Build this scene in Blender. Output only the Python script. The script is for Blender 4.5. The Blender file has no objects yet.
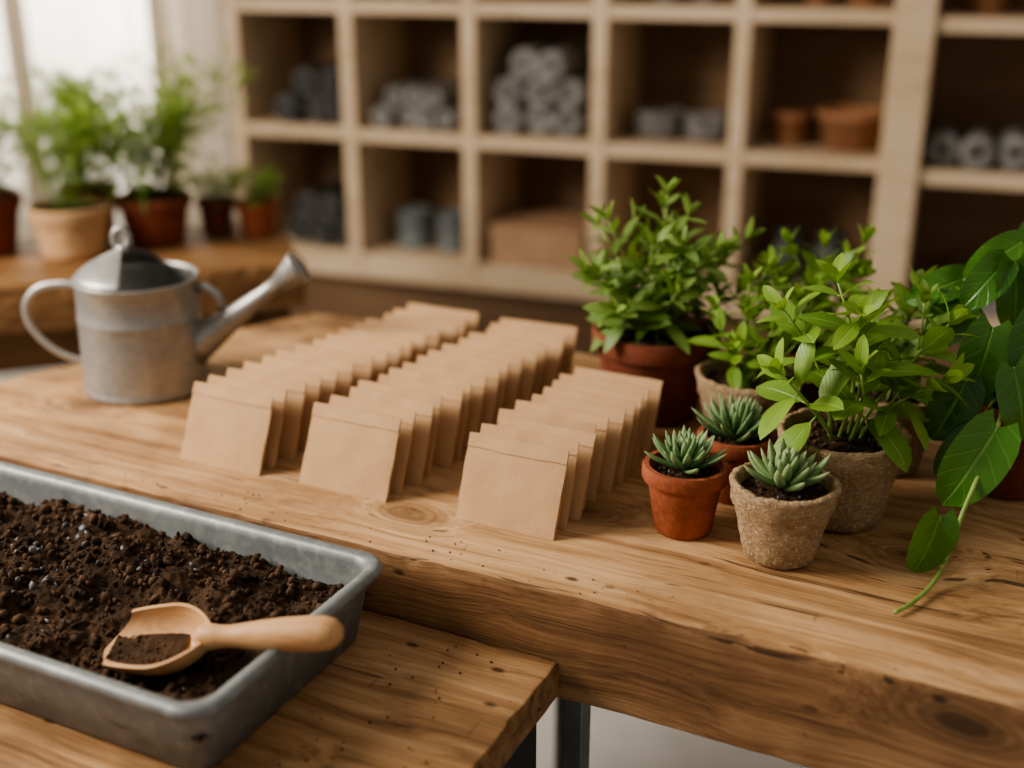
import bpy, bmesh, math, random
from mathutils import Vector, Matrix, noise, Euler, Quaternion
TZ=0.75
scene=bpy.context.scene
R=random.Random(7)
rad=math.radians

# ------------------------------------------------------------ node helpers
class NT:
    def __init__(s,name):
        s.m=bpy.data.materials.new(name); s.m.use_nodes=True
        s.t=s.m.node_tree; s.t.nodes.clear()
        s.out=s.n('ShaderNodeOutputMaterial')
    def n(s,typ,**k):
        nd=s.t.nodes.new(typ)
        for a,b in k.items(): setattr(nd,a,b)
        return nd
    def l(s,a,b): s.t.links.new(a,b)
    def put(s,sock,v):
        if isinstance(v,bpy.types.NodeSocket): s.l(v,sock)
        else: sock.default_value=v
    def math(s,op,a,b=0.0,clamp=False):
        n=s.n('ShaderNodeMath',operation=op); n.use_clamp=clamp
        s.put(n.inputs[0],a); s.put(n.inputs[1],b); return n.outputs[0]
    def coord(s,kind='Object',scale=(1,1,1),rot=(0,0,0)):
        c=s.n('ShaderNodeTexCoord'); m=s.n('ShaderNodeMapping')
        m.inputs['Scale'].default_value=scale; m.inputs['Rotation'].default_value=rot
        s.l(c.outputs[kind],m.inputs['Vector']); return m.outputs[0]
    def noise(s,vec,scale=5,detail=4,rough=.55,dist=0):
        n=s.n('ShaderNodeTexNoise'); s.l(vec,n.inputs['Vector'])
        n.inputs['Scale'].default_value=scale; n.inputs['Detail'].default_value=detail
        n.inputs['Roughness'].default_value=rough; n.inputs['Distortion'].default_value=dist
        return n.outputs['Fac']
    def voro(s,vec,scale=5,out='Distance'):
        n=s.n('ShaderNodeTexVoronoi'); s.l(vec,n.inputs['Vector']); n.inputs['Scale'].default_value=scale
        return n.outputs[out]
    def ramp(s,fac,stops):
        r=s.n('ShaderNodeValToRGB'); s.l(fac,r.inputs[0]); e=r.color_ramp.elements
        while len(e)<len(stops): e.new(.5)
        for i,(p,c) in enumerate(stops):
            e[i].position=p; e[i].color=(c[0],c[1],c[2],1) if not isinstance(c,(int,float)) else (c,c,c,1)
        return r.outputs[0]
    def mix(s,f,a,b,mode='MIX'):
        m=s.n('ShaderNodeMix',data_type='RGBA',blend_type=mode)
        s.put(m.inputs[0],f)
        s.put(m.inputs[6],a if not isinstance(a,tuple) else (*a[:3],1))
        s.put(m.inputs[7],b if not isinstance(b,tuple) else (*b[:3],1))
        return m.outputs[2]
    def bsdf(s,color,rough=.6,metal=0,bump=None,bs=.3,bd=.002,spec=.5,trans=None,alpha=None):
        b=s.n('ShaderNodeBsdfPrincipled')
        s.put(b.inputs['Base Color'],color if not isinstance(color,tuple) else (*color[:3],1))
        s.put(b.inputs['Roughness'],rough); s.put(b.inputs['Metallic'],metal)
        b.inputs['Specular IOR Level'].default_value=spec
        if bump is not None:
            n=s.n('ShaderNodeBump'); n.inputs['Strength'].default_value=bs; n.inputs['Distance'].default_value=bd
            s.l(bump,n.inputs['Height']); s.l(n.outputs[0],b.inputs['Normal'])
        o=b.outputs[0]
        if trans:
            t=s.n('ShaderNodeBsdfTranslucent'); s.put(t.inputs[0],trans[1] if not isinstance(trans[1],tuple) else (*trans[1][:3],1))
            mx=s.n('ShaderNodeMixShader'); mx.inputs[0].default_value=trans[0]
            s.l(o,mx.inputs[1]); s.l(t.outputs[0],mx.inputs[2]); o=mx.outputs[0]
        s.l(o,s.out.inputs[0]); return s.m

def wood(name,dark,mid,light,knots=True,s=1.0,rough=.5,bump=.35,stops=(.35,.48,.64),loc=(.3,.1,.2),kscale=(5.0,8.0,7.0)):
    t=NT(name)
    base=t.coord('Object')
    warp=t.noise(t.coord('Object',(1.6*s,4*s,4*s)),1.6,2)
    cmb=t.n('ShaderNodeCombineXYZ'); t.l(warp,cmb.inputs[1]); t.l(warp,cmb.inputs[2])
    wv=t.n('ShaderNodeVectorMath',operation='MULTIPLY'); t.l(cmb.outputs[0],wv.inputs[0]); wv.inputs[1].default_value=(0,.07,.07)
    add=t.n('ShaderNodeVectorMath',operation='ADD'); t.l(base,add.inputs[0]); t.l(wv.outputs[0],add.inputs[1])
    def mp0(src,sc,l_=(0,0,0)):
        m=t.n('ShaderNodeMapping'); m.inputs['Scale'].default_value=sc; m.inputs['Location'].default_value=l_; t.l(src,m.inputs[0]); return m.outputs[0]
    vec=add.outputs[0]
    if knots:
        kd=t.noise(base,30,3)
        kraw=t.voro(mp0(vec,tuple(k*s for k in kscale),loc),1.0)
        kv=t.math('ADD',kraw,t.math('MULTIPLY',t.math('SUBTRACT',kd,.5),.06))
        push=t.math('MULTIPLY',t.ramp(kraw,[(.05,1.0),(.40,0.0)]),.035)
        c2=t.n('ShaderNodeCombineXYZ'); t.l(push,c2.inputs[1]); t.l(push,c2.inputs[2])
        ad2=t.n('ShaderNodeVectorMath',operation='ADD'); t.l(vec,ad2.inputs[0]); t.l(c2.outputs[0],ad2.inputs[1]); vec=ad2.outputs[0]
    mp=lambda sc,l_=(0,0,0): mp0(vec,sc,l_)
    g1=t.noise(mp((1.5*s,48*s,48*s)),1.3,6,.6,.5)
    g2=t.noise(mp((6*s,300*s,300*s)),1.2,3,.7)
    big=t.noise(mp((2.2*s,6*s,6*s)),1.3,4)
    f=t.math('ADD',t.math('MULTIPLY',g1,.58),t.math('MULTIPLY',big,.42))
    f=t.math('ADD',f,t.math('MULTIPLY',t.math('SUBTRACT',g2,.5),.30))
    hgt=f
    col=t.ramp(f,[(stops[0],dark),(stops[1],mid),(stops[2],light)])
    if knots:
        dk=tuple(c*.35 for c in dark)
        halo=t.ramp(kv,[(.10,.5),(.28,0.0)])
        col=t.mix(halo,col,tuple(c*1.3 for c in dark))
        km=t.ramp(kv,[(.055,1.0),(.115,0.0)])
        ring=t.math('SINE',t.math('MULTIPLY',kv,120.0))
        rm=t.math('MULTIPLY',t.math('MULTIPLY',t.math('ADD',ring,1.0),.26),t.ramp(kv,[(.10,1.0),(.30,0.0)]))
        col=t.mix(rm,col,tuple(c*.7 for c in dark))
        col=t.mix(t.math('MULTIPLY',km,.75),col,dk)
        sv=t.voro(t.coord('Object',(16,30,30)),1.0)
        sm=t.ramp(sv,[(.06,1.0),(.13,0.0)])
        gate=t.ramp(t.noise(base,8,2),[(.44,0.0),(.52,1.0)])
        sm=t.math('MULTIPLY',t.math('MULTIPLY',sm,gate),.85)
        col=t.mix(sm,col,tuple(c*.22 for c in dark))
        cr=t.noise(mp((1.3*s,80*s,80*s)),1.0,3,.5,.3)
        cm=t.ramp(cr,[(.315,1.0),(.35,0.0)])
        col=t.mix(t.math('MULTIPLY',cm,.8),col,tuple(c*.28 for c in dark))
        # worn patches and long scratches across the grain
        st=t.ramp(t.noise(base,5.5,6,.65),[(.46,0.0),(.72,.55)])
        col=t.mix(st,col,tuple(c*1.0 for c in dark))
        sc_=t.noise(t.coord('Object',(14,2.0,14),(0,0,.5)),6,2,.5)
        sl=t.ramp(sc_,[(.270,1.0),(.285,0.0)])
        col=t.mix(t.math('MULTIPLY',sl,.35),col,tuple(c*.5 for c in dark))
        hgt=t.math('SUBTRACT',t.math('SUBTRACT',f,t.math('MULTIPLY',cm,.8)),t.math('MULTIPLY',sm,.5))
    rr=t.ramp(g1,[(.3,rough+.15),(.7,rough)])
    return t.bsdf(col,rr,bump=t.math('ADD',hgt,t.math('MULTIPLY',g2,.5)),bs=bump,bd=.002,spec=.35)

def simple(name,c1,c2,scale=20,rough=.7,metal=0,bs=.2,bd=.001,detail=5,stretch=(1,1,1),spec=.5,trans=None,lo=.35,hi=.65):
    t=NT(name); f=t.noise(t.coord('Object',stretch),scale,detail)
    return t.bsdf(t.ramp(f,[(lo,c1),(hi,c2)]),rough,metal,bump=f,bs=bs,bd=bd,spec=spec,trans=trans)

M={}
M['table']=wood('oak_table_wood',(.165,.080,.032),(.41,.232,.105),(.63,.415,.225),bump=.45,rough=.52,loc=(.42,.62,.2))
M['tedge_shade']=wood('oak_table_shaded_edge',(.095,.044,.018),(.22,.112,.048),(.36,.205,.098),bump=.6,rough=.6,loc=(.1,.5,.35),kscale=(4.2,4,9))  # darker than the top: shade of the side faces painted into the wood
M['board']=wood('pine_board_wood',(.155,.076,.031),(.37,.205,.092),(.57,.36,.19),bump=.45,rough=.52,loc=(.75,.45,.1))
M['bedge_shade']=wood('pine_board_shaded_edge',(.11,.052,.02),(.24,.125,.052),(.38,.22,.10),bump=.6,rough=.6,loc=(.1,.5,.35))  # board edge shade put into a darker wood tone
M['bench']=wood('bench_wood',(.10,.045,.018),(.20,.10,.04),(.31,.165,.07),knots=False)
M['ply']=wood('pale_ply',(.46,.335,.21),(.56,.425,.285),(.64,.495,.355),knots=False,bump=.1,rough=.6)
M['plyback_shade']=wood('shelf_back_shaded',(.17,.105,.058),(.22,.14,.08),(.27,.175,.10),knots=False,bump=.1,rough=.7)  # back panel browned: shade inside the cells painted into its colour
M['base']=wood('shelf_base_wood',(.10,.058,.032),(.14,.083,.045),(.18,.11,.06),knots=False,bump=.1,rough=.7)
M['scoop']=wood('beech_scoop',(.40,.205,.09),(.55,.31,.15),(.64,.39,.20),knots=False,s=2,rough=.42,bump=.1)
M['undershade']=simple('under_bench_shade',(.008,.007,.007),(.016,.014,.013),30,.6)  # near-black colour standing in for the shadow under the board
t=NT('kraft_paper_fibre'); c=t.coord('Object')
f=t.noise(c,14,4); f2=t.noise(c,420,3)
M['kraft']=t.bsdf(t.mix(t.math('MULTIPLY',f2,.45),t.ramp(f,[(.3,(.53,.335,.185)),(.7,(.64,.425,.245))]),(.38,.225,.115)),.8,bump=t.math('ADD',f,t.math('MULTIPLY',f2,.15)),bs=.5,bd=.004,spec=.2)
def terra(name,a,b):
    t=NT(name); c=t.coord('Object'); f=t.noise(c,22,6,.65); g=t.noise(c,180,3)
    return t.bsdf(t.mix(t.ramp(g,[(.5,0.0),(.8,.35)]),t.ramp(f,[(.3,a),(.7,b)]),tuple(x*1.5 for x in b)),.8,bump=t.noise(c,260,3),bs=.25,bd=.001,spec=.25)
M['terra']=terra('terracotta',(.21,.058,.027),(.36,.112,.055))
M['terrad']=terra('terracotta_dark',(.14,.042,.023),(.24,.075,.042))
M['terrao']=terra('terracotta_old',(.22,.105,.055),(.34,.17,.09))
t=NT('peat_fibre'); c=t.coord('Object'); f=t.noise(c,50,6,.7); v=t.noise(t.coord('Object',(1,1,3.5)),170,5,.75); w_=t.noise(t.coord('Object',(1,1,.5),(.6,.3,0)),420,3)
pc=t.mix(t.ramp(v,[(.45,.0),(.62,.85)]),t.ramp(f,[(.3,(.43,.29,.165)),(.7,(.68,.50,.315))]),(.34,.215,.12))
pc=t.mix(t.ramp(w_,[(.58,.0),(.66,.75)]),pc,(.80,.64,.44))
M['peat']=t.bsdf(pc,.95,bump=t.math('ADD',f,t.math('ADD',v,t.math('MULTIPLY',w_,.5))),bs=1.0,bd=.004,spec=.1)
t=NT('potting_soil'); c=t.coord('Object'); f=t.noise(c,90,6,.7); f2=t.noise(c,14,4)
M['soil']=t.bsdf(t.mix(t.ramp(f2,[(.38,0.0),(.66,.75)]),t.ramp(f,[(.3,(.011,.007,.005)),(.7,(.060,.036,.022))]),(.12,.072,.043)),.95,bump=f,bs=1,bd=.008,spec=.12)
M['clod']=simple('soil_clod',(.014,.009,.006),(.125,.074,.045),40,.95,bs=.8,bd=.003,spec=.12)
M['stone']=simple('gravel_chip',(.06,.055,.055),(.20,.19,.19),60,.5)
t=NT('galvanised_steel'); c=t.coord('Object'); v=t.voro(c,110); f=t.noise(c,14,6,.65); s2=t.noise(t.coord('Object',(3,3,25)),6,4)
gc=t.mix(t.math('MULTIPLY',v,.35),t.ramp(f,[(.3,(.33,.325,.31)),(.7,(.53,.52,.495))]),(.24,.235,.225))
gc=t.mix(t.ramp(s2,[(.5,0.0),(.75,.45)]),gc,(.23,.225,.21))
M['galv']=t.bsdf(gc,t.ramp(f,[(.3,.50),(.7,.36)]),.68,bump=t.noise(c,60,4),bs=.12,bd=.002)
t=NT('weathered_zinc'); c=t.coord('Object'); f=t.noise(c,9,6,.65); f2=t.noise(t.coord('Object',(1,1,1)),80,4)
M['zinc']=t.bsdf(t.mix(t.ramp(f2,[(.5,0.0),(.75,.6)]),t.ramp(f,[(.3,(.13,.147,.15)),(.7,(.27,.29,.29))]),(.37,.385,.38)),.5,.35,bump=f2,bs=.2,bd=.002)
M['steel']=simple('leg_steel',(.13,.14,.14),(.20,.21,.21),15,.45,.5)
M['wall']=simple('plaster_wall',(.34,.28,.21),(.40,.33,.255),6,.9)
M['floor']=simple('pale_concrete',(.50,.49,.46),(.62,.60,.57),5,.7)
M['white']=simple('window_paint',(.72,.70,.66),(.78,.76,.72),10,.5)
M['grey']=simple('grey_felt',(.11,.105,.098),(.27,.26,.245),25,.85)
M['greyd']=simple('dark_grey_plastic',(.025,.024,.023),(.06,.058,.055),25,.55)
M['blue']=simple('grey_blue_tin',(.13,.15,.155),(.19,.215,.22),12,.5,.3)
M['card']=simple('cardboard',(.35,.21,.12),(.44,.28,.165),14,.85)
t=NT('sheer_curtain'); 
M['curtain']=t.bsdf((.84,.80,.73),.9,trans=(.5,(.92,.88,.80)),bump=t.noise(t.coord('Object'),300,2),bs=.1)
M['linen']=simple('linen_drape',(.33,.28,.225),(.40,.34,.275),200,.95,trans=(.2,(.55,.47,.37)))

def leafmat(name,a,b,vein,rough=.42,tr=.28,veins=9,vs=.3):
    t=NT(name); uv=t.n('ShaderNodeUVMap'); sep=t.n('ShaderNodeSeparateXYZ'); t.l(uv.outputs[0],sep.inputs[0])
    at=t.n('ShaderNodeAttribute',attribute_name='var')
    col=t.mix(at.outputs['Fac'],a,b)
    nz=t.noise(t.coord('Object'),60,3)
    col=t.mix(t.math('MULTIPLY',nz,.3),col,tuple(x*.6 for x in a))
    ax=t.math('ABSOLUTE',t.math('SUBTRACT',sep.outputs[0],.5))
    mid=t.ramp(ax,[(.012,1.0),(.04,0.0)])
    w=t.math('SINE',t.math('MULTIPLY',t.math('SUBTRACT',sep.outputs[1],t.math('MULTIPLY',ax,.55)),veins*6.283))
    sv=t.ramp(w,[(.80,0.0),(1.0,1.0)])
    vm=t.math('MAXIMUM',t.math('MULTIPLY',mid,.7),t.math('MULTIPLY',sv,vs))
    c2=t.mix(vm,col,vein)
    tc=t.mix(.5,c2,(.35,.55,.05))
    return t.bsdf(c2,rough,bump=t.math('SUBTRACT',1.0,vm),bs=.5,bd=.002,trans=(tr,tc),spec=.5)
M['leafA']=leafmat('herb_leaf',(.080,.175,.035),(.30,.44,.10),(.36,.50,.17))
M['leafB']=leafmat('basil_leaf',(.085,.21,.025),(.32,.50,.065),(.40,.56,.17))
M['leafC']=leafmat('pothos_leaf',(.022,.095,.014),(.09,.25,.028),(.17,.36,.08),rough=.25,tr=.18,veins=5,vs=.22)
M['leafD']=leafmat('feathery_leaf',(.15,.26,.04),(.38,.50,.11),(.3,.45,.12),tr=.4)
M['stem']=simple('green_stem',(.16,.26,.05),(.28,.40,.10),40,.5)
t=NT('succulent_leaf'); uv=t.n('ShaderNodeUVMap'); sep=t.n('ShaderNodeSeparateXYZ'); t.l(uv.outputs[0],sep.inputs[0])
at=t.n('ShaderNodeAttribute',attribute_name='var'); nz=t.noise(t.coord('Object'),500,2)
cc=t.mix(at.outputs['Fac'],(.08,.17,.06),(.18,.31,.12)); cc=t.mix(t.ramp(sep.outputs[1],[(.55,0.0),(1.0,.65)]),cc,(.36,.46,.22))
cc=t.mix(t.ramp(nz,[(.58,0.0),(.68,.35)]),cc,(.5,.58,.42))
M['succ']=t.bsdf(cc,.5,trans=(.06,(.3,.5,.15)))
t=NT('agave_leaf'); uv=t.n('ShaderNodeUVMap'); sep=t.n('ShaderNodeSeparateXYZ'); t.l(uv.outputs[0],sep.inputs[0])
at=t.n('ShaderNodeAttribute',attribute_name='var'); 
cc=t.mix(at.outputs['Fac'],(.13,.23,.08),(.26,.38,.16)); cc=t.mix(t.ramp(sep.outputs[1],[(.7,0.0),(1.0,.6)]),cc,(.44,.46,.25))
M['succ2']=t.bsdf(cc,.6,trans=(.06,(.3,.5,.15)))

# ------------------------------------------------------------ object helpers
def link(o,parent=None):
    scene.collection.objects.link(o)
    if parent: o.parent=parent
    return o
def empty(name,loc,rz=0):
    e=bpy.data.objects.new(name,None); e.empty_display_size=.03; loc=Vector(loc)
    if name.startswith('potted') or name.startswith('watering') or name.startswith('metal'): loc.z+=.0005
    e.location=loc; e.rotation_euler=(0,0,rz); link(e); return e
class MB:
    def __init__(s): s.v=[];s.f=[];s.uv=[];s.var=[];s.mi=[]
    def vert(s,p,uv=(0,0),var=.5): s.v.append(tuple(p)); s.uv.append(uv); s.var.append(var); return len(s.v)-1
    def face(s,idx,mi=0): s.f.append(idx); s.mi.append(mi)
    def obj(s,name,mats,loc=(0,0,0),rz=0,parent=None,smooth=True,bevel=0,seg=2,subsurf=0,solid=0,sharp=0):
        me=bpy.data.meshes.new(name); me.from_pydata(s.v,[],s.f)
        for m in mats: me.materials.append(m)
        me.polygons.foreach_set('material_index',s.mi)
        me.polygons.foreach_set('use_smooth',[smooth]*len(s.f))
        ul=me.uv_layers.new(name='UVMap')
        for lp in me.loops: ul.data[lp.index].uv=s.uv[lp.vertex_index]
        at=me.attributes.new('var','FLOAT','POINT'); at.data.foreach_set('value',s.var)
        me.validate(); me.update()
        bm=bmesh.new(); bm.from_mesh(me); 
        if not getattr(s,'open',False): bmesh.ops.recalc_face_normals(bm,faces=bm.faces)
        if sharp:
            for e in bm.edges:
                if len(e.link_faces)==2 and e.calc_face_angle(0)>rad(sharp): e.smooth=False
        bm.to_mesh(me); bm.free()
        o=bpy.data.objects.new(name,me); o.location=loc; o.rotation_euler=(0,0,rz); link(o,parent)
        if solid: md=o.modifiers.new('sol','SOLIDIFY'); md.thickness=solid; md.offset=0
        if bevel:
            md=o.modifiers.new('bev','BEVEL'); md.width=bevel; md.segments=seg; md.limit_method='ANGLE'; md.angle_limit=rad(40)
        return o
    def box(s,x0,x1,y0,y1,z0,z1,mi=0):
        b=len(s.v)
        for z in (z0,z1):
            for x,y in ((x0,y0),(x1,y0),(x1,y1),(x0,y1)): s.vert((x,y,z))
        for q in ((3,2,1,0),(4,5,6,7),(0,1,5,4),(1,2,6,5),(2,3,7,6),(3,0,4,7)): s.face([b+i for i in q],mi)
    def lathe(s,prof,seg=40,c=(0,0,0),mi=0,fn=None,axis='Z',M_=None):
        b=len(s.v); n=len(prof)
        for i,(r,z) in enumerate(prof):
            for j in range(seg):
                a=2*math.pi*j/seg; rr,zz=r,z
                if fn: rr,zz=fn(r,z,a,i)
                p=Vector((rr*math.cos(a),rr*math.sin(a),zz))
                if M_: p=M_@p
                s.vert(p+Vector(c),(j/seg,i/n))
        for i in range(n-1):
            for j in range(seg):
                k=(j+1)%seg
                s.face([b+i*seg+j,b+i*seg+k,b+(i+1)*seg+k,b+(i+1)*seg+j],mi)
        s.face([b+j for j in range(seg)][::-1],mi)
        s.face([b+(n-1)*seg+j for j in range(seg)],mi)
    def tube(s,pts,r0,r1=None,seg=6,mi=0,flat=1.0):
        if r1 is None: r1=r0
        pts=[Vector(p) for p in pts]; b=len(s.v); n=len(pts); up=Vector((0.13,.21,.97)); side=None
        for i,p in enumerate(pts):
            d=(pts[min(i+1,n-1)]-pts[max(i-1,0)]).normalized()
            if side is None:
                side=d.cross(up)
                if side.length<.05: side=d.cross(Vector((1,0,0)))
            side=(side-d*side.dot(d)).normalized(); w=d.cross(side)
            r=r0+(r1-r0)*i/(n-1)
            for j in range(seg):
                a=2*math.pi*j/seg
                s.vert(p+side*(r*math.cos(a))+w*(r*flat*math.sin(a)),(j/seg,i/n))
        for i in range(n-1):
            for j in range(seg):
                k=(j+1)%seg; s.face([b+i*seg+j,b+i*seg+k,b+(i+1)*seg+k,b+(i+1)*seg+j],mi)
        s.face([b+j for j in range(seg)][::-1],mi); s.face([b+(n-1)*seg+j for j in range(seg)],mi)
    def leaf(s,base,d,up,L,W,curl=.3,fold=.25,kind='ovate',mi=0,var=.5,ns=7,wavy=0.0,ph=0):
        d=Vector(d).normalized(); side=d.cross(Vector(up))
        if side.length<.05: side=d.cross(Vector((1,0,.1)))
        side.normalize(); nrm=side.cross(d).normalized()
        b=len(s.v); cols=5
        p=Vector(base); ang=0
        for i in range(ns+1):
            t=i/ns
            if kind=='ovate': w=(t**.60)*((1-t)**.70)*1.55
            elif kind=='heart': w=(t**.36)*((1-t)**.62)*1.42
            elif kind=='lance': w=(t**.8)*((1-t)**.7)*1.7
            w*=W/2
            if i in(0,): w=W*.03 if kind!='heart' else W*.16
            dd=(d*math.cos(ang)-nrm*math.sin(ang)); nn=(nrm*math.cos(ang)+d*math.sin(ang))
            for j in range(cols):
                q=(j-2)/2
                off=abs(q)*w*fold+ (math.sin(t*9+ph+q*2)*wavy*w if q else 0)
                pos=p+side*(q*w)+nn*off
                if kind=='heart' and i<=3: pos-=dd*(L*.15*(abs(q)**1.3)*(1-i/4))
                s.vert(pos,(.5+q*.5,t),var)
            p=p+dd*(L/ns); ang+=curl/ns
        for i in range(ns):
            for j in range(cols-1):
                a=b+i*cols+j; s.face([a,a+1,a+cols+1,a+cols],mi)
    def thick(s,base,d,up,L,W,T,curl,mi=0,var=.5,ns=6,seg=7,belly=1.0):
        d=Vector(d).normalized(); side=d.cross(Vector(up)).normalized(); nrm=side.cross(d).normalized()
        b=len(s.v); p=Vector(base); ang=0
        for i in range(ns+1):
            t=i/ns; w=(.75+.6*t*belly)*(1-t**2.6)**.9
            w=max(w,.03)
            dd=d*math.cos(ang)+nrm*math.sin(ang); nn=nrm*math.cos(ang)-d*math.sin(ang)
            for j in range(seg):
                a=2*math.pi*j/seg+math.pi/2
                s.vert(p+side*(W/2*w*math.cos(a))+nn*(T/2*w*math.sin(a)*(1 if math.sin(a)<0 else .45)),(j/seg,t),var)
            p=p+dd*(L/ns); ang+=curl/ns
        for i in range(ns):
            for j in range(seg):
                k=(j+1)%seg; s.face([b+i*seg+j,b+i*seg+k,b+(i+1)*seg+k,b+(i+1)*seg+j],mi)
        s.face([b+ns*seg+j for j in range(seg)],mi)

# ------------------------------------------------------------ room
A_SH=-rad(20.1)
fx=Vector((math.cos(A_SH),math.sin(A_SH),0)); fy=Vector((-math.sin(A_SH),math.cos(A_SH),0))
SH=Vector((-.686,3.04,0))
m=MB(); m.box(-3.2,3.6,-.4,6,-.05,0); m.obj('floor',[M['floor']],smooth=False)
m=MB(); WY0,WY1=.325,.44
wx0,wx1,wz0,wz1=-1.35,-.22,.62,2.15
m.box(-2.6,wx0,WY0,WY1,0,2.6); m.box(wx1,3.3,WY0,WY1,0,2.6); m.box(wx0,wx1,WY0,WY1,0,wz0); m.box(wx0,wx1,WY0,WY1,wz1,2.6)
m.obj('wall_back',[M['wall']],SH,A_SH,smooth=False)
m=MB()
for a,b_,c_,d_ in ((wx0,wx0+.05,wz0,wz1),(wx1-.05,wx1,wz0,wz1),(wx0+.05,wx1-.05,wz0,wz0+.05),(wx0+.05,wx1-.05,wz1-.05,wz1),(-.78,-.74,wz0+.05,wz1-.05),(wx0+.05,-.78,1.38,1.41),(-.74,wx1-.05,1.38,1.41)):
    m.box(a,b_,WY0+.03,WY0+.07,c_,d_)
m.box(wx0-.03,wx1+.03,WY0-.03,WY0+.03,wz0-.03,wz0)
m.obj('window_1',[M['white']],SH,A_SH,smooth=False,bevel=.003)
def drape(name,x0,x1,z0,z1,y,mat,amp,freq,n=160):
    m=MB(); m.open=True; rows=14
    for r in range(rows+1):
        z=z1+(z0-z1)*r/rows
        for i in range(n+1):
            x=x0+(x1-x0)*i/n
            m.vert((x,y+amp*(math.sin(x*freq+.6*math.sin(x*11))+.35*math.sin(x*freq*2.3+r*.12)),z))
    for r in range(rows):
        for i in range(n): a=r*(n+1)+i; m.face([a,a+1,a+n+2,a+n+1])
    return m.obj(name,[mat],SH,A_SH)
drape('sheer_curtain',-1.45,-.34,.30,2.3,.22,M['curtain'],.020,48)
drape('linen_curtain',-.37,-.05,.05,2.3,.17,M['linen'],.026,62)
drape('linen_curtain',-.83,-.76,.05,2.3,.16,M['linen'],.02,62,60)
m=MB(); m.tube([(-1.55,.20,2.32),(0,.20,2.32)],.012,seg=10); m.obj('curtain_rod',[M['steel']],SH,A_SH)

# shelf unit
P=.3116
m=MB(); D=.32; T=.034
PX=[i*P for i in range(5)]+[5*P+.030]
ZB=.44
for i in range(6):
    w=T if i<5 else .080
    m.box(PX[i]-w/2,PX[i]+w/2,0 if i<5 else -.015,D,ZB if i<5 else 0,1.78)
zl=[.505,.812,1.11,1.42,1.76]
for z in zl:
    th=T-.006 if z>.6 else .065
    for i in range(5):
        x1=PX[i+1]-(T/2 if i<4 else .040)
        m.box(PX[i]+T/2,x1,.002,D,z-th,z)
xr=PX[5]+.040
for k in range(3):
    xa=xr+k*.46
    for z in [.49,.795,1.10,1.41,1.76]: m.box(xa,xa+.42,.002,D,z-.03,z)
    m.box(xa+.42,xa+.46,0,D,0,1.78)
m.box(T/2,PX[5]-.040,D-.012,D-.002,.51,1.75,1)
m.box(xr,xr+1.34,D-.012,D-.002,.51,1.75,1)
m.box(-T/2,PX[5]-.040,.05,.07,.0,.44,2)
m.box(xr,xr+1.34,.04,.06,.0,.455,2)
m.obj('cubby_shelf',[M['ply'],M['plyback_shade'],M['base']],SH,A_SH,smooth=False,bevel=.003)
def shl(x,y,z): return SH+fx*x+fy*y+Vector((0,0,z+.0008))

# --- pots
def pot_profile(r,h,rb,wall=.005,rim=.22,lip=.005):
    hr=h*(1-rim)
    rr=rb+(r-lip-rb)*.93
    return [(rb*.9,0),(rb,.003),(rr,hr-.001),(r-.0012,hr),(r,hr+.003),(r,h-.003),(r-.0015,h),(r-wall-.001,h),(r-wall-.002,h-.004),(rr-wall,hr),(rr-wall-.002,h*.62),(.001,h*.6)]
def peat_profile(r,h,rb,wall=.006):
    hr=h*.74
    rr=rb+(r-.004-rb)*.86
    o=[(rb*.85,0),(rb,.003)]
    for k in range(1,6): o.append((rb+(rr-rb)*k/6,.003+(hr-.007)*k/6))
    return o+[(rr,hr-.004),(rr+.0035,hr),(r-.002,(h+hr)/2),(r-.001,h-.006),(r,h-.002),(r-.002,h),(r-wall,h),(r-wall-.002,h-.006),(rr-wall,hr),(rr-wall-.002,h*.62),(.001,h*.6)]
def pot(parent,r,h,rb,kind='terra',mat=None,seg=96):
    m=MB()
    if kind=='terra': m.lathe(pot_profile(r,h,rb),seg); mt=mat or M['terra']
    else:
        sd=R.random()*50
        def fn(rr,z,a,i):
            n=noise.noise(Vector((math.cos(a)*2.2,math.sin(a)*2.2,z*45+sd)))
            n2=noise.noise(Vector((math.cos(a)*8,math.sin(a)*8,z*120+sd)))
            n3=noise.noise(Vector((math.cos(a)*17,math.sin(a)*17,z*300+sd)))
            k=1 if rr>.01 else 0
            return rr+k*(n*.0015+n2*.0011+n3*.0009),z+((n2*.0020+n3*.0015)*k if z>h*.9 else 0)
        m.lathe(peat_profile(r,h,rb),seg,fn=fn); mt=mat or M['peat']
    m.obj('pot',[mt],parent=parent,sharp=50 if kind=='terra' else 0)
    m=MB(); rs=r-.0075 if kind=='terra' else r-.0095; zs=h-.010
    n=int(22); rings=9
    c=m.vert((0,0,zs+.003))
    for i in range(1,rings+1):
        for j in range(n*2):
            a=2*math.pi*j/(n*2); q=rs*i/rings
            k=noise.noise(Vector((q*90*math.cos(a),q*90*math.sin(a),h*99)))*.0035+noise.noise(Vector((q*260*math.cos(a),q*260*math.sin(a),3)))*.002
            m.vert((q*math.cos(a),q*math.sin(a),zs+.003*(1-(i/rings)**2)+k*(1 if i<rings else .2)))
    N_=n*2
    for j in range(N_): m.face([c,1+j,1+(j+1)%N_])
    for i in range(rings-1):
        for j in range(N_):
            k=(j+1)%N_; m.face([1+i*N_+j,1+(i+1)*N_+j,1+(i+1)*N_+k,1+i*N_+k])
    for _ in range(90):
        a=R.random()*6.28; q=rs*.93*math.sqrt(R.random()); clod(m,(q*math.cos(a),q*math.sin(a),zs+.003),R.uniform(.0008,.003),1 if R.random()<.93 else 2)
    m.obj('soil',[M['soil'],M['clod'],M['stone']],parent=parent)
    return zs+.003
ICO=None
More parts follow.
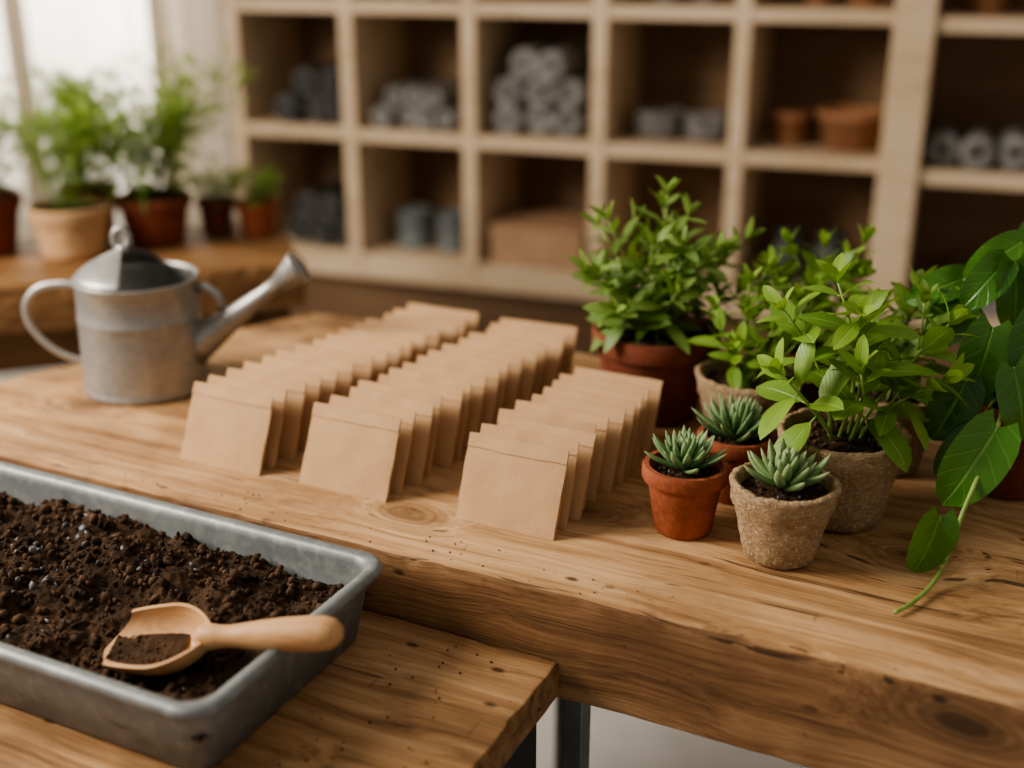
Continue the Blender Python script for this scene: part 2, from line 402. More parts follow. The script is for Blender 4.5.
def clod(m,p,r,mi=0,flat=1.0):
    global ICO
    if ICO is None:
        bm=bmesh.new(); bmesh.ops.create_icosphere(bm,subdivisions=1,radius=1); ICO=([v.co.copy() for v in bm.verts],[[v.index for v in f.verts] for f in bm.faces]); bm.free()
    b=len(m.v); rot=Euler((R.random()*6,R.random()*6,R.random()*6)).to_matrix()
    sc=Vector((R.uniform(.7,1.4),R.uniform(.6,1.1),R.uniform(.5,1)*flat))
    for v in ICO[0]:
        q=rot@Vector((v.x*sc.x,v.y*sc.y,v.z*sc.z)); q*=r*R.uniform(.75,1.2)
        m.vert(Vector(p)+q)
    for f in ICO[1]: m.face([b+i for i in f],mi)

def herb(parent,z0,stems,L,W,seed=1,mats=None,kind='ovate',nodes=6,start=.22,sub=.35,curl=.5,fold=.14,rstem=.0017,name='foliage',elev=(5,55),wavy=.06):
    r=random.Random(seed); m=MB(); m.open=True; mats=mats or [M['stem'],M['leafA']]
    def branch(base,az,lean,hgt,nn,ls,st,rs,azl):
        pts=[]
        rdir=Vector((math.cos(az),math.sin(az),0)); k=6
        jx,jy=r.uniform(-.1,.1)*hgt,r.uniform(-.1,.1)*hgt
        for i in range(k+1):
            s=i/k; pts.append(base+rdir*(lean*s**1.35)+Vector((jx*math.sin(s*3.1),jy*math.sin(s*3.1),hgt*s**.95)))
        m.tube(pts,rs,rs*.5,6,0)
        def at(s):
            q=s*k; i=min(int(q),k-1); return pts[i].lerp(pts[i+1],q-i)
        for n_ in range(nn):
            s=st+(1-st)*(n_/(nn-.3)); p=at(s); d=(at(min(1,s+.05))-at(max(0,s-.05))).normalized()
            azn=azl+n_*math.pi/2+r.uniform(-.35,.35)
            for q in (0,math.pi):
                a=azn+q+r.uniform(-.25,.25); el=rad(elev[0]+(elev[1]-elev[0])*s**1.5+r.uniform(-14,14))
                out=Vector((math.cos(a),math.sin(a),0)); out=(out-d*out.dot(d)).normalized()
                ld=out*math.cos(el)+d*math.sin(el)
                sz=ls*(.62+.5*math.sin(math.pi*min(1,(s*.85+.12))))*r.uniform(.8,1.12)*(1 if s<.85 else .75)
                pb=p+ld*(sz*L*.14); m.tube([p,pb],rs*.5,rs*.4,4,0)
                m.leaf(pb,ld,d+Vector((0,0,.35)),sz*L,sz*W*r.uniform(.85,1.1),curl*r.uniform(.3,1.5),fold,kind,1,min(1,max(0,.15+.6*s+r.uniform(-.25,.25))),wavy=wavy,ph=r.random()*6)
            if sub and .15<s<.85 and r.random()<sub and ls>.6:
                a=azn+r.uniform(0,6.28); branch(p,a,hgt*.22,hgt*r.uniform(.2,.38),2,ls*.72,.45,rs*.6,r.random()*3)
        p=pts[-1]; d=(pts[-1]-pts[-2]).normalized()
        for q in range(4):
            a=azl+q*1.57+r.uniform(-.2,.2); out=Vector((math.cos(a),math.sin(a),0)); el=rad(62+r.uniform(-12,12))
            m.leaf(p,out*math.cos(el)+d*math.sin(el),d,ls*L*r.uniform(.45,.7),ls*W*.5,curl*.8,fold,kind,1,r.uniform(.75,1))
    for (bx,by,az,lean,h,*o) in stems:
        branch(Vector((bx,by,z0-.006)),rad(az),lean,h,o[0] if o else nodes,1.0,start,rstem,r.random()*3)
    return m.obj(name,mats,parent=parent)
def rstems(n,rad_,lean,h,seed,full=360,off=0):
    r=random.Random(seed); o=[]
    for i in range(n):
        az=off+full*i/n+r.uniform(-20,20); q=r.uniform(.2,.7)*rad_
        o.append((q*math.cos(rad(az)),q*math.sin(rad(az)),az,lean*r.uniform(.35,1.1),h*r.uniform(.65,1.05)))
    return o

# ------------------------------------------------------------ main table
TA=-rad(26); e1=Vector((math.cos(TA),math.sin(TA),0)); e2=Vector((-math.sin(TA),math.cos(TA),0))
TO=Vector((-.1241,.9306,TZ))
def slab(name,poly,th,mats,loc,rz,amp=.0016,step=.006,seed=0.0,zt=0,bev=.004):
    pts=[]
    n=len(poly)
    for i in range(n):
        a=Vector(poly[i]); b_=Vector(poly[(i+1)%n]); k=max(2,int((b_-a).length/step))
        for j in range(k): pts.append(a.lerp(b_,j/k))
    N_=len(pts); nr=[]
    for i in range(N_):
        d=pts[(i+1)%N_]-pts[i-1]; nr.append(Vector((d.y,-d.x)).normalized())
    prof=[(-bev*1.0,0),(-bev*.3,-bev*.3),(0,-bev)]
    kk=8
    for k in range(1,kk): prof.append((0,-bev-(th-2*bev)*k/kk))
    prof+=[(0,-th+bev*.7),(-bev*.7,-th)]
    m=MB()
    for k,(o,z) in enumerate(prof):
        for i,p in enumerate(pts):
            w=amp*(noise.noise(Vector((p.x*14+seed,p.y*14,z*22)))*1.3+noise.noise(Vector((p.x*40,p.y*40,z*120+seed)))*.8)
            if k<=2: w-=max(0,noise.noise(Vector((p.x*38+9,p.y*38,seed)))-.1)*amp*3.0
            q=p+nr[i]*(o+w); m.vert((q.x,q.y,z+zt))
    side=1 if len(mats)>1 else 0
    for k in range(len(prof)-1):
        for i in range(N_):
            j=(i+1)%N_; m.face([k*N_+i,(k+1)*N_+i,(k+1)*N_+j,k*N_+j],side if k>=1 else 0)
    m.face(list(range(N_))); m.face([(len(prof)-1)*N_+i for i in range(N_)][::-1])
    return m.obj(name,mats,loc,rz,smooth=True,sharp=25)
tab=empty('wooden_table',TO,TA)
o=slab('tabletop',[(-.70,0),(1.15,0),(1.15,.56),(-.445,.56)],.100,[M['table'],M['tedge_shade']],(0,0,0),0,amp=.0014,bev=.003); o.parent=tab
m=MB()
for x,y,h_ in ((.178,.05,.010),(-.02,.50,.014),(-.52,.10,.014),(1.08,.06,.014),(1.08,.5,.014)):
    m.box(x-h_,x+h_,y-h_,y+h_,-TZ,-.100)
m.box(1.066,1.094,.074,.486,-.14,-.11)
m.obj('legs',[M['steel']],parent=tab,smooth=False,bevel=.002)

# lower workbench
wb=empty('potting_bench',TO,TA)
o=slab('bench_board',[(-.95,-.50),(.184,-.50),(.184,-.006),(-.95,-.006)],.034,[M['board'],M['bedge_shade']],(0,0,0),0,amp=.0012,seed=5,zt=-.06,bev=.003); o.parent=wb
m=MB(); m.box(-.92,.166,-.47,-.008,-TZ,-.0945); m.box(-.90,.150,-.474,-.47,-.70,-.14)  # added dark box, fills the shadowed space below the board
m.obj('shade_box',[M['undershade']],parent=wb,smooth=False,bevel=.003)

# ------------------------------------------------------------ tray
TR=Vector((-.1000,.8925,TZ-.06)); L_,W_=.56,.248
ctr=TR-e1*(L_/2)-e2*(W_/2)
tray=empty('metal_soil_tray',ctr,TA)
def rrect(hx,hy,r,n=8):
    o=[]
    for cx,cy,a0 in ((hx-r,hy-r,0),(-hx+r,hy-r,90),(-hx+r,-hy+r,180),(hx-r,-hy+r,270)):
        for k in range(n+1):
            a=rad(a0+90*k/n); o.append((cx+r*math.cos(a),cy+r*math.sin(a)))
    return o
m=MB(); HX,HY=L_/2,W_/2
prof=[(.026,.0),(.020,.003),(.011,.052),(.010,.060),(.003,.0605),(.0,.063),(-.0005,.066),(.001,.0695),(.004,.071),(.009,.0705),(.0125,.068),(.0135,.062),(.015,.052),(.022,.006),(.028,.0025)]
cnt=None
for ins,z in prof:
    lp=rrect(HX-ins,HY-ins,max(.008,.026-ins*.5)); cnt=len(lp)
    for x,y in lp:
        w=noise.noise(Vector((x*9,y*9,z*5)))*.0008
        m.vert((x+w,y+w,z))
for k in range(len(prof)-1):
    for i in range(cnt):
        j=(i+1)%cnt; m.face([k*cnt+i,k*cnt+j,(k+1)*cnt+j,(k+1)*cnt+i])
m.face(list(range(cnt))[::-1]); m.face([(len(prof)-1)*cnt+i for i in range(cnt)])
o=m.obj('tray_body',[M['zinc']],parent=tray)
m=MB(); NX,NY=280,124; sx,sy=HX-.0155,HY-.0155
def soilz(x,y):
    u=x/sx; v=y/sy
    z=.045+.014*math.exp(-((u-.15)**2/.25+(v-.35)**2/.35))-.020*math.exp(-((u-.55)**2/.12+(v+.60)**2/.36))
    z+=.009*noise.noise(Vector((x*16,y*16,2)))+.008*noise.noise(Vector((x*45,y*45,7)))+.0055*abs(noise.noise(Vector((x*110,y*110,1))))+.003*noise.noise(Vector((x*260,y*260,1)))
    e=max(abs(u),abs(v)); 
    if e>.93: z-= (e-.93)/.07*.006
    return min(z,.066)
for i in range(NX+1):
    for j in range(NY+1):
        x=-sx+2*sx*i/NX; y=-sy+2*sy*j/NY; m.vert((x,y,soilz(x,y)))
for i in range(NX):
    for j in range(NY): a=i*(NY+1)+j; m.face([a,a+NY+1,a+NY+2,a+1])
m.open=True
for _ in range(6500):
    x=R.uniform(-sx,sx)*.97; y=R.uniform(-sy,sy)*.95; q=R.random(); r=.0006+.0050*q**6
    clod(m,(x,y,soilz(x,y)+r*.3),r,1)
for _ in range(110):
    x=R.gauss(.0,.06); y=R.gauss(-.01,.05)
    if R.random()<.3: x=R.uniform(-sx,sx)*.9
    if abs(x)>sx*.95 or abs(y)>sy*.93: continue
    r=R.uniform(.0015,.0045); clod(m,(x,y,soilz(x,y)+r*.35),r,2,.4)
m.obj('soil',[M['soil'],M['clod'],M['stone']],parent=tray)
m=MB(); m.open=True
for _ in range(190):
    x=R.gauss(.05,.09); y=-R.uniform(.02,.45)
    if x>.175 or (x<.035 and y>-.29): continue
    r=R.uniform(.0004,.0015); clod(m,(x,y,-.0598+r*.4),r,0)
m.obj('soil_crumbs',[M['clod']],parent=wb)
m=MB(); m.open=True
for _ in range(70):
    x=R.gauss(-.1,.22); y=R.uniform(.006,.045)
    if x<-.66: continue
    r=R.uniform(.0004,.0012); clod(m,(x,y,r*.4),r,0)
m.obj('soil_crumbs',[M['clod']],parent=tab)

# ------------------------------------------------------------ wooden scoop
sb=Vector((-.259,.781,TZ+.006)); se=Vector((-.126,.752,TZ+.029))
sd=(se-sb).normalized(); q=sd.to_track_quat('X','Z')@Quaternion((1,0,0),rad(16))
sc=empty('wooden_scoop',sb); sc.rotation_mode='QUATERNION'; sc.rotation_quaternion=q
m=MB(); m.open=True; ns,na=20,18
Wf=lambda s: .0345*(1-.20*(1-s)**2.2)*(1-max(0,(s-.5)/.5)**2.2*.82)
Df=lambda s: .029*(1-.40*(1-s)**1.5)*(1-max(0,(s-.6)/.4)**2.4*.72)
BX,BL=-.062,.096
for lay in (0,1):
    for i in range(ns+1):
        s=i/ns; x=BX+BL*s
        for j in range(na+1):
            a=-math.pi/2+math.pi*j/na
            w=Wf(s)-lay*.0030; dd=Df(s)-lay*.0030
            tip=.018*(abs(math.sin(a))**1.6)*(1-s)**3
            xx=x+tip
            if lay: xx=min(xx,.024+.002*s)
            m.vert((xx,w*math.sin(a),-dd*math.cos(a)))
off=(ns+1)*(na+1)
for i in range(ns):
    for j in range(na):
        a=i*(na+1)+j; m.face([a,a+1,a+na+2,a+na+1]); a+=off; m.face([a,a+na+1,a+na+2,a+1])
for i in range(ns):
    for j in (0,na):
        a=i*(na+1)+j; m.face([a,a+na+1,a+na+1+off,a+off])
for j in range(na):
    a=j; m.face([a,a+off,a+1+off,a+1]); a=ns*(na+1)+j; m.face([a,a+1,a+1+off,a+off])
m.obj('scoop_bowl',[M['scoop']],parent=sc,sharp=45)
m=MB(); m.open=True; n1,n2=22,14
for i in range(n1+1):
    s=.02+.62*i/n1; x=BX+BL*s
    dep=.013+.009*s
    for j in range(n2+1):
        v=-1+2*j/n2; w=(Wf(s)-.0034)*math.sqrt(max(0,1-(dep/ max(.001,Df(s)-.003))**2)) if dep<Df(s)-.003 else .002
        m.vert((x+.004,v*w,-dep+noise.noise(Vector((x*150,v*4,2)))*.003*(1-abs(v))+noise.noise(Vector((x*400,v*11,5)))*.0012))
for i in range(n1):
    for j in range(n2): a=i*(n2+1)+j; m.face([a,a+n2+1,a+n2+2,a+1])
for _ in range(60): 
    s=R.uniform(.08,.58); clod(m,(BX+BL*s,R.uniform(-.55,.55)*Wf(s)*.75,-.0135-.009*s+.001),R.uniform(.0006,.002),1)
m.obj('soil',[M['soil'],M['clod']],parent=sc)
m=MB(); prof=[(.004,.020),(.0085,.025),(.0105,.031),(.0090,.040),(.0084,.047),(.0092,.058),(.0112,.075),(.0128,.095),(.0132,.112),(.0127,.126),(.0106,.134),(.006,.1385),(.001,.1395)]
m.lathe(prof,28,M_=Matrix(((0,0,1),(0,1,0),(1,0,0))),c=(0,0,-.004)); m.obj('handle',[M['scoop']],parent=sc)

# ------------------------------------------------------------ watering can
can=empty('watering_can',(-.4330,1.335,TZ),rad(-3))
m=MB(); H=.134
body=[(.069,0),(.0722,.001),(.0730,.004),(.0716,.007),(.0712,.012),(.0708,.03),(.0700,.07),(.0697,.086),(.0703,.088),(.0703,.090),(.0695,.092),(.0686,.128),(.0700,.130),(.0704,.133),(.0694,H),(.0672,H-.001),(.0668,.125),(.069,.03),(.0005,.012)]
m.lathe(body,72); m.obj('body',[M['galv']],parent=can)
m=MB(); m.open=True; nr_,na=12,40; Rr=.0695
for i in range(nr_+1):
    k=i/nr_
    for j in range(na+1):
        a=rad(84)+rad(192)*j/na
        rr=Rr*(1-k); x=rr*math.cos(a)
        m.vert((x-.012*k,rr*math.sin(a),H+.034*(k**.75)))
for i in range(nr_):
    for j in range(na): a=i*(na+1)+j; m.face([a,a+1,a+na+2,a+na+1])
m.obj('hood',[M['galv']],parent=can,solid=.0018)
m=MB(); pts=[(-.012+.0085*math.cos(a),0,H+.043+.0115*math.sin(a)) for a in [2*math.pi*i/24 for i in range(25)]]
m.tube(pts,.0044,seg=10); m.lathe([(.006,H+.026),(.008,H+.030),(.006,H+.035),(.003,H+.036)],16,c=(-.012,0,0)); m.obj('knob',[M['galv']],parent=can)
def bez(P_,n=24):
    P_=[Vector(p) for p in P_]; o=[]
    for i in range(len(P_)-1):
        p0=P_[max(i-1,0)];p1=P_[i];p2=P_[i+1];p3=P_[min(i+2,len(P_)-1)]
        for k in range(n//2):
            t=k/(n//2); o.append(.5*((2*p1)+(p2-p0)*t+(2*p0-5*p1+4*p2-p3)*t*t+(3*p1-p0-3*p2+p3)*t**3))
    o.append(P_[-1]); return o
m=MB(); m.tube(bez([(-.066,0,.120),(-.090,0,.122),(-.118,0,.116),(-.135,0,.097),(-.134,0,.073),(-.118,0,.050),(-.097,0,.035),(-.070,0,.026)]),.0030,seg=12,flat=1.6)
m.obj('handle',[M['galv']],parent=can)
m=MB(); p0=Vector((.058,0,.046)); p1=Vector((.166,0,.128))
dd=(p1-p0).normalized(); Mq=dd.to_track_quat('Z','Y').to_matrix()
Ls=(p1-p0).length
m.lathe([(.023,0),(.0195,.02),(.0120,Ls*.6),(.0088,Ls*.86),(.0088,Ls),(.0105,Ls+.001),(.0160,Ls+.020),(.0190,Ls+.028),(.0198,Ls+.030),(.019,Ls+.032),(.001,Ls+.035)],32,c=p0,M_=Mq)
m.tube([(.066,0,.118),(.080,0,.121),(.092,0,.113),(.100,0,.090)],.0028,seg=8,flat=2)
m.obj('spout',[M['galv']],parent=can)

# ------------------------------------------------------------ seed packets
def packet_mesh(seed):
    r=random.Random(seed); m=MB(); w,h=.0985,.0805; nx=20; lean=rad(24+r.uniform(-2,2))
    cv=.845+r.uniform(-.012,.012)
    vs=[i/12*(cv-.012) for i in range(13)]+[cv-.004,cv+.001,cv+.006,cv+.02]+[cv+.02+(1-cv-.02)*k/4 for k in range(1,5)]
    ny=len(vs)-1
    thb=.0095; tht=.0016
    skew=r.uniform(-.0012,.0012)
    def front(u,v):
        bul=math.sin(math.pi*u)**.6*math.sin(math.pi*min(1,max(0,v*.95+.03)))
        n_=noise.noise(Vector((u*2.5+seed*7,v*2.5,0)))*.0014+noise.noise(Vector((u*6+seed*3,v*6,4)))*.0005
        # folded-over top flap lying proud of the front panel
        lift=.0004*noise.noise(Vector((u*3,seed,1)))
        step=0 if v<cv else (.0013+lift)*(1-.35*(v-cv)/(1-cv))
        return v*h*math.sin(lean)-bul*.0018+n_-step
    for sidek in (0,1):
        for j in range(ny+1):
            v=vs[j]
            for i in range(nx+1):
                u=i/nx
                bul=math.sin(math.pi*u)**.6*math.sin(math.pi*min(1,v*.95+.03))
                edge=min(1,min(u,1-u)*9)
                th=(thb*(1-v)+tht*v)*(.45+.55*edge)
                n2=noise.noise(Vector((u*2.5+seed*7,v*2.5,4)))*.0010
                y=front(u,v) if sidek==0 else v*h*math.sin(lean)+th+bul*.0008+n2
                wob=noise.noise(Vector((v*5+seed,u*2,9)))*.0009 if i in(0,nx) else 0
                top=noise.noise(Vector((u*4+seed*5,0,2)))*.0009*v
                m.vert(((u-.5)*w+wob+skew*v,y,v*h*math.cos(lean)+top+.0003))
    o_=(nx+1)*(ny+1); W1=nx+1
    for j in range(ny):
        for i in range(nx):
            a=j*W1+i; m.face([a,a+1,a+W1+1,a+W1]); b=a+o_; m.face([b,b+W1,b+W1+1,b+1])
    for j in range(ny):
        for i in (0,nx): a=j*W1+i; m.face([a,a+W1,a+W1+o_,a+o_])
    for i in range(nx):
        for j in (0,ny): a=j*W1+i; m.face([a,a+o_,a+1+o_,a+1])
    o=m.obj('seed_packet',[M['kraft']],smooth=True,sharp=40)
    me=o.data; bpy.data.objects.remove(o)
    return me
variants=[packet_mesh(i) for i in range(8)]
rows=[((-.2947,1.0968),(-.098,1.374),15),((-.1637,1.039),(.0215,1.316),15),((-.008,.9629),(.0915,1.141),10)]
for (a,b_,n) in rows:
    a=Vector(a); b_=Vector(b_)
    for i in range(n):
        t_=i/(n-1); p=a.lerp(b_,t_)+Vector((R.uniform(-.0045,.0045),R.uniform(-.0015,.0015)))
        if i==0: p=a
        o=bpy.data.objects.new('seed_packet',R.choice(variants)); o.location=(p.x,p.y,TZ)
        o.rotation_euler=(0,0,TA+rad(R.uniform(-2.6,2.6) if i else 0)); link(o)

# ------------------------------------------------------------ potted plants on table
p=empty('potted_bushy_herb',(.157,1.245,TZ)); z=pot(p,.0695,.100,.047,'terra',M['terrad'])
herb(p,z,[(0,0,0,.006,.160,7),(.01,.01,40,.03,.130,6),(-.01,.005,170,.045,.128,6),(.0,-.012,250,.035,.115,6),(.012,-.008,330,.050,.108,6),(-.015,-.01,205,.066,.085,6),(.02,.01,10,.076,.105,6),(-.02,.01,140,.055,.115,6),(.005,.02,85,.03,.135,6),(-.015,-.02,235,.062,.055,4),(.025,-.005,350,.074,.058,4),(.0,-.02,285,.045,.07,5)],.045,.025,3,[M['stem'],M['leafA']],'ovate',sub=.33,start=.16,elev=(5,50))
p=empty('potted_seedling_herb',(.243,1.15,TZ),.4); z=pot(p,.055,.082,.037,'peat')
herb(p,z,[(0,0,100,.01,.105,5),(-.01,0,180,.035,.085,4),(.01,0,0,.04,.085,4),(0,-.01,260,.03,.07,3),(.005,-.01,310,.04,.06,3),(-.01,-.01,215,.04,.055,3),(0,.01,60,.035,.085,4)],.036,.022,11,[M['stem'],M['leafB']],'ovate',nodes=4,sub=.2,start=.3)
p=empty('potted_basil',(.297,.99,TZ),.2); z=pot(p,.058,.086,.039,'peat')
herb(p,z,[(-.005,0,180,.015,.150,5),(.008,.0,-5,.078,.108,4),(-.01,.005,150,.05,.118,4),(0,-.01,250,.03,.080,3),(.01,.01,50,.055,.10,4),(-.01,-.005,195,.068,.080,4),(.012,-.006,325,.064,.070,3)],.052,.038,24,[M['stem'],M['leafB']],'ovate',sub=.12,start=.44,rstem=.0023,elev=(0,48),curl=.7)
p=empty('potted_leafy_herb',(.374,1.105,TZ),.9); z=pot(p,.050,.082,.035,'peat')
herb(p,z,rstems(6,.03,.045,.11,9),.044,.030,31,[M['stem'],M['leafA']],'ovate',nodes=4,sub=.2,start=.35)
p=empty('potted_leafy_herb',(.325,1.235,TZ),.3); z=pot(p,.052,.085,.036,'terra',M['terrad'])
herb(p,z,rstems(6,.03,.035,.12,14),.044,.028,41,[M['stem'],M['leafB']],'ovate',nodes=4,sub=.25,start=.3)

def rosette(parent,z0,n,L,W,T,seed,mat,curl=.5,belly=1.0,minel=8,maxel=82):
    r=random.Random(seed); m=MB()
    for i in range(n):
        t_=i/(n-1); a=i*2.39996+r.uniform(-.12,.12); el=rad(minel+(maxel-minel)*t_**1.1+r.uniform(-5,5))
        out=Vector((math.cos(a),math.sin(a),0)); d=out*math.cos(el)+Vector((0,0,math.sin(el)))
        l=L*(1-.42*t_)*r.uniform(.85,1.1); base=out*(.004*(1-t_))+Vector((0,0,z0+.002+.008*t_))
        m.thick(base,d,Vector((0,0,1))*1-out*.01,l,W*(1-.3*t_),T*(1-.2*t_),curl*r.uniform(.5,1.3)*(1-.5*t_),0,r.random(),belly=belly)
    return m.obj('rosette',[mat],parent=parent)
p=empty('potted_succulent',(.1535,.965,TZ)); z=pot(p,.0385,.064,.026,'terra'); rosette(p,z,42,.042,.0105,.007,2,M['succ'],minel=18)
p=empty('potted_succulent',(.2295,.915,TZ)); z=pot(p,.046,.071,.030,'peat'); rosette(p,z,38,.042,.0110,.009,5,M['succ2'],belly=1.2,minel=24)
p=empty('potted_succulent',(.211,1.035,TZ)); z=pot(p,.037,.064,.026,'terra'); rosette(p,z,46,.050,.0098,.007,8,M['succ'],minel=16)

# pothos
PC=Vector((.476,1.06,TZ)); p=empty('potted_pothos',PC); z=pot(p,.060,.095,.042,'terra',M['terrad'])
m=MB(); m.open=True
def L2(c,d,L,W,n=(0,-.65,.75),curl=.5,var=.5,pet=True,src=None):
    c=Vector(c)+Vector((0,0,TZ))-PC; d=Vector(d).normalized(); base=c-d*L*.5
    m.leaf(base,d,n,L,W*1.12,curl*1.5,.22,'heart',1,var,ns=10,wavy=.07,ph=R.random()*6)
    if pet:
        s=Vector(src)+Vector((0,0,TZ))-PC if src else Vector((R.uniform(-.02,.02),R.uniform(-.02,.02),z))
        mid=(s+base)/2+Vector((0,0,.004 if src else .02))
        m.tube([s.lerp(mid,k/5).lerp(mid.lerp(base,k/5),k/5) for k in range(6)],.0016,.0012,6,0)
L2((.420,1.008,.140),(-.25,-.25,-1),.070,.058,(-.2,-1,.25),.3,.75)
L2((.3806,.905,.086),(-.50,-.25,-.80),.080,.062,(-.1,-1,.35),.3,.8,src=(.400,.922,.095))
L2((.338,.862,.034),(-.20,-.1,-.9),.058,.045,(.1,-1,.2),.35,.7,src=(.352,.868,.018))
L2((.462,1.050,.188),(.1,-.3,-.9),.070,.055,(.1,-1,.3),.35,.6)
L2((.408,1.071,.160),(-.5,-.4,-.5),.062,.048,(-.1,-.8,.7),.4,.35)
L2((.438,.955,.122),(.25,-.25,-.9),.068,.056,(.15,-1,.2),.3,.7)
L2((.394,1.00,.098),(-.35,-.2,-.7),.064,.052,(-.2,-1,.3),.4,.1)
L2((.445,1.075,.222),(-.6,-.25,-.25),.064,.040,(.2,-.7,.7),.6,.95)
L2((.402,1.09,.190),(-.95,-.3,-.2),.060,.040,(0,-.8,.6),.6,.8)
L2((.43,1.05,.205),(-.6,-.4,-.5),.058,.043,(0,-.8,.6),.6,.6)
L2((.50,1.0,.20),(.3,-.5,-.5),.072,.056,(.1,-.9,.5),.4,.7)
L2((.53,1.05,.23),(.6,-.3,-.1),.070,.054,(0,-.7,.7),.5,.8)
L2((.51,.98,.13),(.3,-.3,-.9),.072,.056,(.1,-1,.2),.3,.5)
L2((.472,.96,.09),(0,-.2,-.95),.068,.052,(0,-1,.2),.3,.25)
L2((.50,1.12,.225),(.1,.2,.6),.060,.045,(0,-.8,.7),.5,.7)
L2((.56,1.08,.15),(.9,.0,-.3),.072,.056,(.1,-.5,.8),.5,.5)
L2((.472,1.03,.228),(-.2,-.5,-.2),.058,.043,(0,-.6,.8),.7,.9)
L2((.425,1.04,.085),(-.2,-.4,-.9),.062,.05,(-.2,-1,.3),.3,.1)
L2((.452,.99,.165),(-.3,-.4,-.9),.060,.047,(-.1,-1,.3),.3,.4)
L2((.40,.985,.060),(-.6,-.2,-.8),.055,.045,(-.3,-1,.3),.3,.15)
vine=[(.460,1.04,.09),(.440,1.000,.112),(.420,.955,.110),(.395,.915,.088),(.372,.888,.055),(.356,.870,.020),(.340,.853,.006),(.318,.830,.004),(.300,.816,.0035)]
m.tube(bez([Vector(v)+Vector((0,0,TZ))-PC for v in vine],12),.0021,.0018,8,0)
m.obj('foliage',[M['stem'],M['leafC']],parent=p)

# ------------------------------------------------------------ window bench at left with pots
B0=Vector((-.339,1.905,TZ)); BA=rad(18.7)
bn=empty('plant_bench',B0,BA)
o=slab('bench_top',[(-1.0,0),(0,0),(0,.34),(-1.0,.34)],.075,[M['bench']],(0,0,0),0,amp=.003,seed=11); o.parent=bn
m=MB()
for x in (-.05,-.93):
    for y in (.05,.29): m.box(x-.025,x+.025,y-.025,y+.025,-TZ,-.075)
m.box(-.905,-.075,.04,.06,-.15,-.075); m.box(-.93,-.05,.03,.31,-.60,-.575)
m.obj('bench_frame',[M['bench']],parent=bn,smooth=False,bevel=.003)
def feath(parent,z,n,h,spread,seed,L=.035,W=.007,nodes=9):
    return herb(parent,z,rstems(n,.03,spread,h,seed),L,W,seed,[M['stem'],M['leafD']],'lance',nodes=nodes,sub=.6,start=.15,rstem=.0012)
p=empty('potted_garden_herb',(-.73,1.95,TZ)); z=pot(p,.066,.085,.050,'peat',M['kraft']); feath(p,z,12,.15,.07,3)
p=empty('potted_garden_herb',(-.615,2.035,TZ)); z=pot(p,.064,.085,.046,'terra',M['terrad']); feath(p,z,20,.21,.15,4,.055,.012)
p=empty('potted_garden_herb',(-.53,2.12,TZ)); z=pot(p,.035,.062,.026,'terra',M['terrad']); feath(p,z,6,.06,.035,6,.028,.008,5)
p=empty('potted_garden_herb',(-.452,2.10,TZ)); z=pot(p,.040,.062,.029,'terra'); feath(p,z,8,.075,.04,7,.03,.009,5)
p=empty('potted_garden_herb',(-.885,1.965,TZ)); z=pot(p,.068,.10,.050,'terra',M['terrad']); feath(p,z,14,.17,.12,8,.045,.010)
p=empty('potted_garden_herb',(-.755,2.12,TZ)); z=pot(p,.050,.085,.038,'terra',M['terrad']); feath(p,z,15,.19,.11,9,.045,.010)

# ------------------------------------------------------------ shelf contents
def rolls(name,cx,z,lay,r,mat,length=.2):
    m=MB()
    for row,n in enumerate(lay):
        for i in range(n):
            x=(i-(n-1)/2)*2.02*r+R.uniform(-.003,.003); zz=r+row*1.74*r
            Mq=Matrix(((1,0,0),(0,0,-1),(0,1,0)))
            rr=r*.98; y0=.24+R.uniform(-.02,.02)
            m.lathe([(r*.3,.0),(rr*.97,0),(rr,.003),(rr,length-.003),(rr*.97,length),(r*.3,length),(r*.28,.01)],24,c=(x,y0,zz),M_=Mq)
    m.obj(name,[mat],shl(cx,0,z),A_SH)
def cellx(i): return (i+.5)*P
rolls('felt_roll_stack',cellx(1),.812,[4,3],.027,M['grey'])
rolls('felt_roll_stack',cellx(2),.812,[3,3,2],.036,M['grey'])
rolls('felt_roll_stack',xr+.15,.795,[4],.036,M['grey'])
rolls('felt_roll_stack',cellx(1),1.11,[4],.032,M['grey'])
rolls('dark_hose_stack',cellx(0)+.04,.812,[3,2],.036,M['greyd'])
rolls('dark_hose_stack',cellx(0)+.04,.505,[3,2],.036,M['greyd'])
rolls('felt_roll_stack',xr+.18,.49,[3],.036,M['grey'])
m=MB()
for k in range(5): m.lathe([(.035,0),(.055,.012),(.058,.02),(.054,.02),(.034,.003)],24,c=(-.055,.13,k*.011)); m.lathe([(.035,0),(.055,.012),(.058,.02),(.054,.02),(.034,.003)],24,c=(.062,.13,k*.010))
m.obj('grey_saucer_stack',[M['grey']],shl(cellx(3)+.01,0,.812),A_SH)
def shelfpot(x,y,z,r,h,mat=None,rb=None,name='terracotta_pot'):
    m=MB(); m.lathe(pot_profile(r,h,rb or r*.7),32); m.obj(name,[mat or M['terrao']],shl(x,y,z),A_SH)
shelfpot(cellx(4)-.06,.13,.812,.045,.075); shelfpot(cellx(4)+.075,.13,.812,.080,.085,rb=.060)
shelfpot(cellx(4)-.02,.13,1.11,.04,.06); shelfpot(cellx(4)+.075,.13,1.11,.045,.07)
shelfpot(cellx(3)-.04,.13,1.11,.04,.05,M['grey'],name='grey_pot'); shelfpot(cellx(3)+.05,.13,1.11,.04,.05,M['grey'],name='grey_pot')
shelfpot(xr+.09,.12,1.10,.05,.07); shelfpot(xr+.21,.12,1.10,.05,.07)
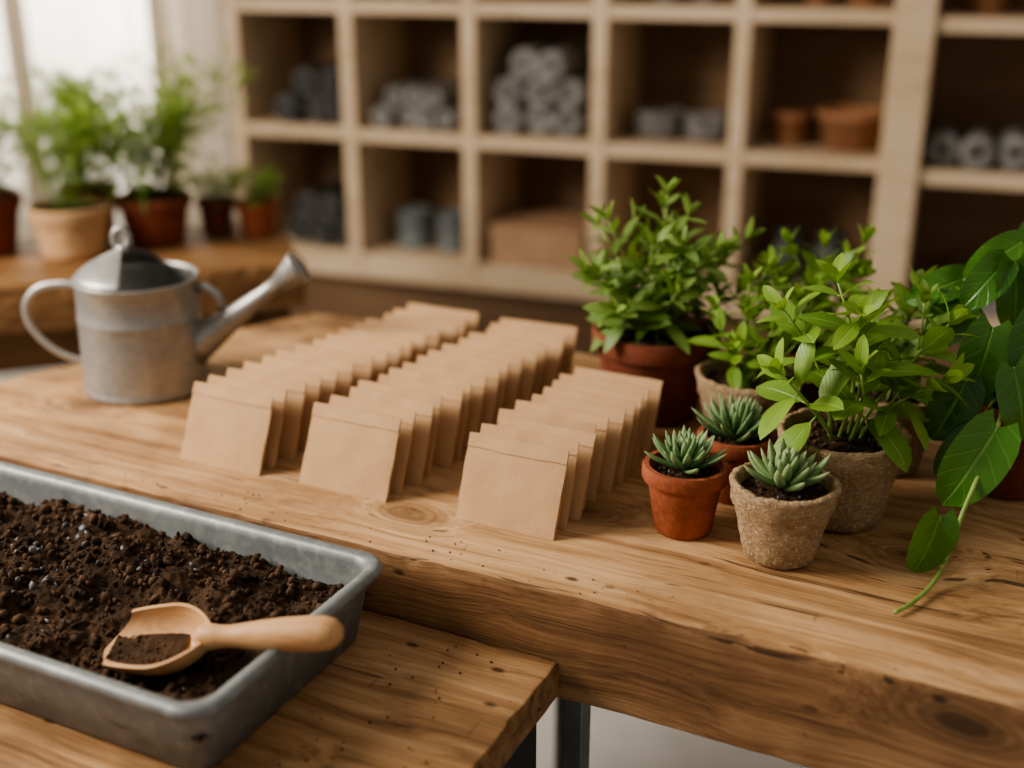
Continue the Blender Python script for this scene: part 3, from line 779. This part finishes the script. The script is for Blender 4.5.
def tin(x,y,z,r,h,mat,name='tin_can'):
    m=MB(); m.lathe([(r*.94,0),(r,.002),(r,.006),(r*.97,.01),(r*.97,h-.01),(r,h-.006),(r,h),(r*.94,h),(r*.93,h-.006),(.001,h-.007)],32); m.obj(name,[mat],shl(x,y,z),A_SH)
tin(cellx(1)-.045,.12,.505,.045,.095,M['blue']); tin(cellx(1)+.06,.12,.505,.042,.095,M['blue'])
def jar(x,y,z,r,h):
    m=MB(); m.lathe([(r*.9,0),(r,.006),(r,h*.7),(r*.72,h*.8),(r*.72,h*.84),(r*.78,h*.85),(r*.78,h),(r*.7,h)],28); m.obj('storage_jar',[M['greyd']],shl(x,y,z),A_SH)
jar(cellx(4)-.04,.12,.505,.043,.12); jar(cellx(4)+.055,.13,.505,.043,.12)
m=MB(); m.box(-.115,.115,.03,.23,0,.075); m.box(-.117,.117,.028,.232,.075,.092); m.box(-.117,-.003,.0275,.03,.06,.075)
m.obj('cardboard_box',[M['card']],shl(cellx(2),0,.505),A_SH,smooth=False,bevel=.002)

# ------------------------------------------------------------ light
w=bpy.data.worlds.new('World'); scene.world=w; w.use_nodes=True
bg=w.node_tree.nodes['Background']; bg.inputs[0].default_value=(1.0,.93,.84,1); bg.inputs[1].default_value=.40
def area(name,loc,tgt,size,power,col,sy=None):
    ld=bpy.data.lights.new(name,'AREA'); ld.energy=power; ld.color=col; ld.size=size
    if sy: ld.shape='RECTANGLE'; ld.size_y=sy
    o=bpy.data.objects.new(name,ld); o.location=loc; o.rotation_euler=(Vector(tgt)-Vector(loc)).to_track_quat('-Z','Y').to_euler(); link(o)
area('window_light_side',(-1.9,1.0,1.95),(0,1.1,.75),.9,80,(1,.905,.79))
wc=shl(-.80,.9,1.6); area('window_light_back',wc,(0,1.2,.75),1.0,62,(1,.95,.88))
area('window_light_outside',shl(-.80,1.1,1.5),shl(-.8,0,1.3),1.3,60,(1,.97,.92))

try: scene.view_settings.look='AgX - Medium High Contrast'
except Exception as e: print('look',e)
# ------------------------------------------------------------ camera
cd=bpy.data.cameras.new('Camera'); cam=bpy.data.objects.new('Camera',cd); link(cam)
cam.location=(0,0,TZ+.5); cam.rotation_euler=(rad(90-20.5),0,0)
cd.sensor_width=36; cd.lens=42.1; cd.clip_start=.01
cd.dof.use_dof=True; cd.dof.focus_distance=1.02; cd.dof.aperture_fstop=1.9
scene.camera=cam
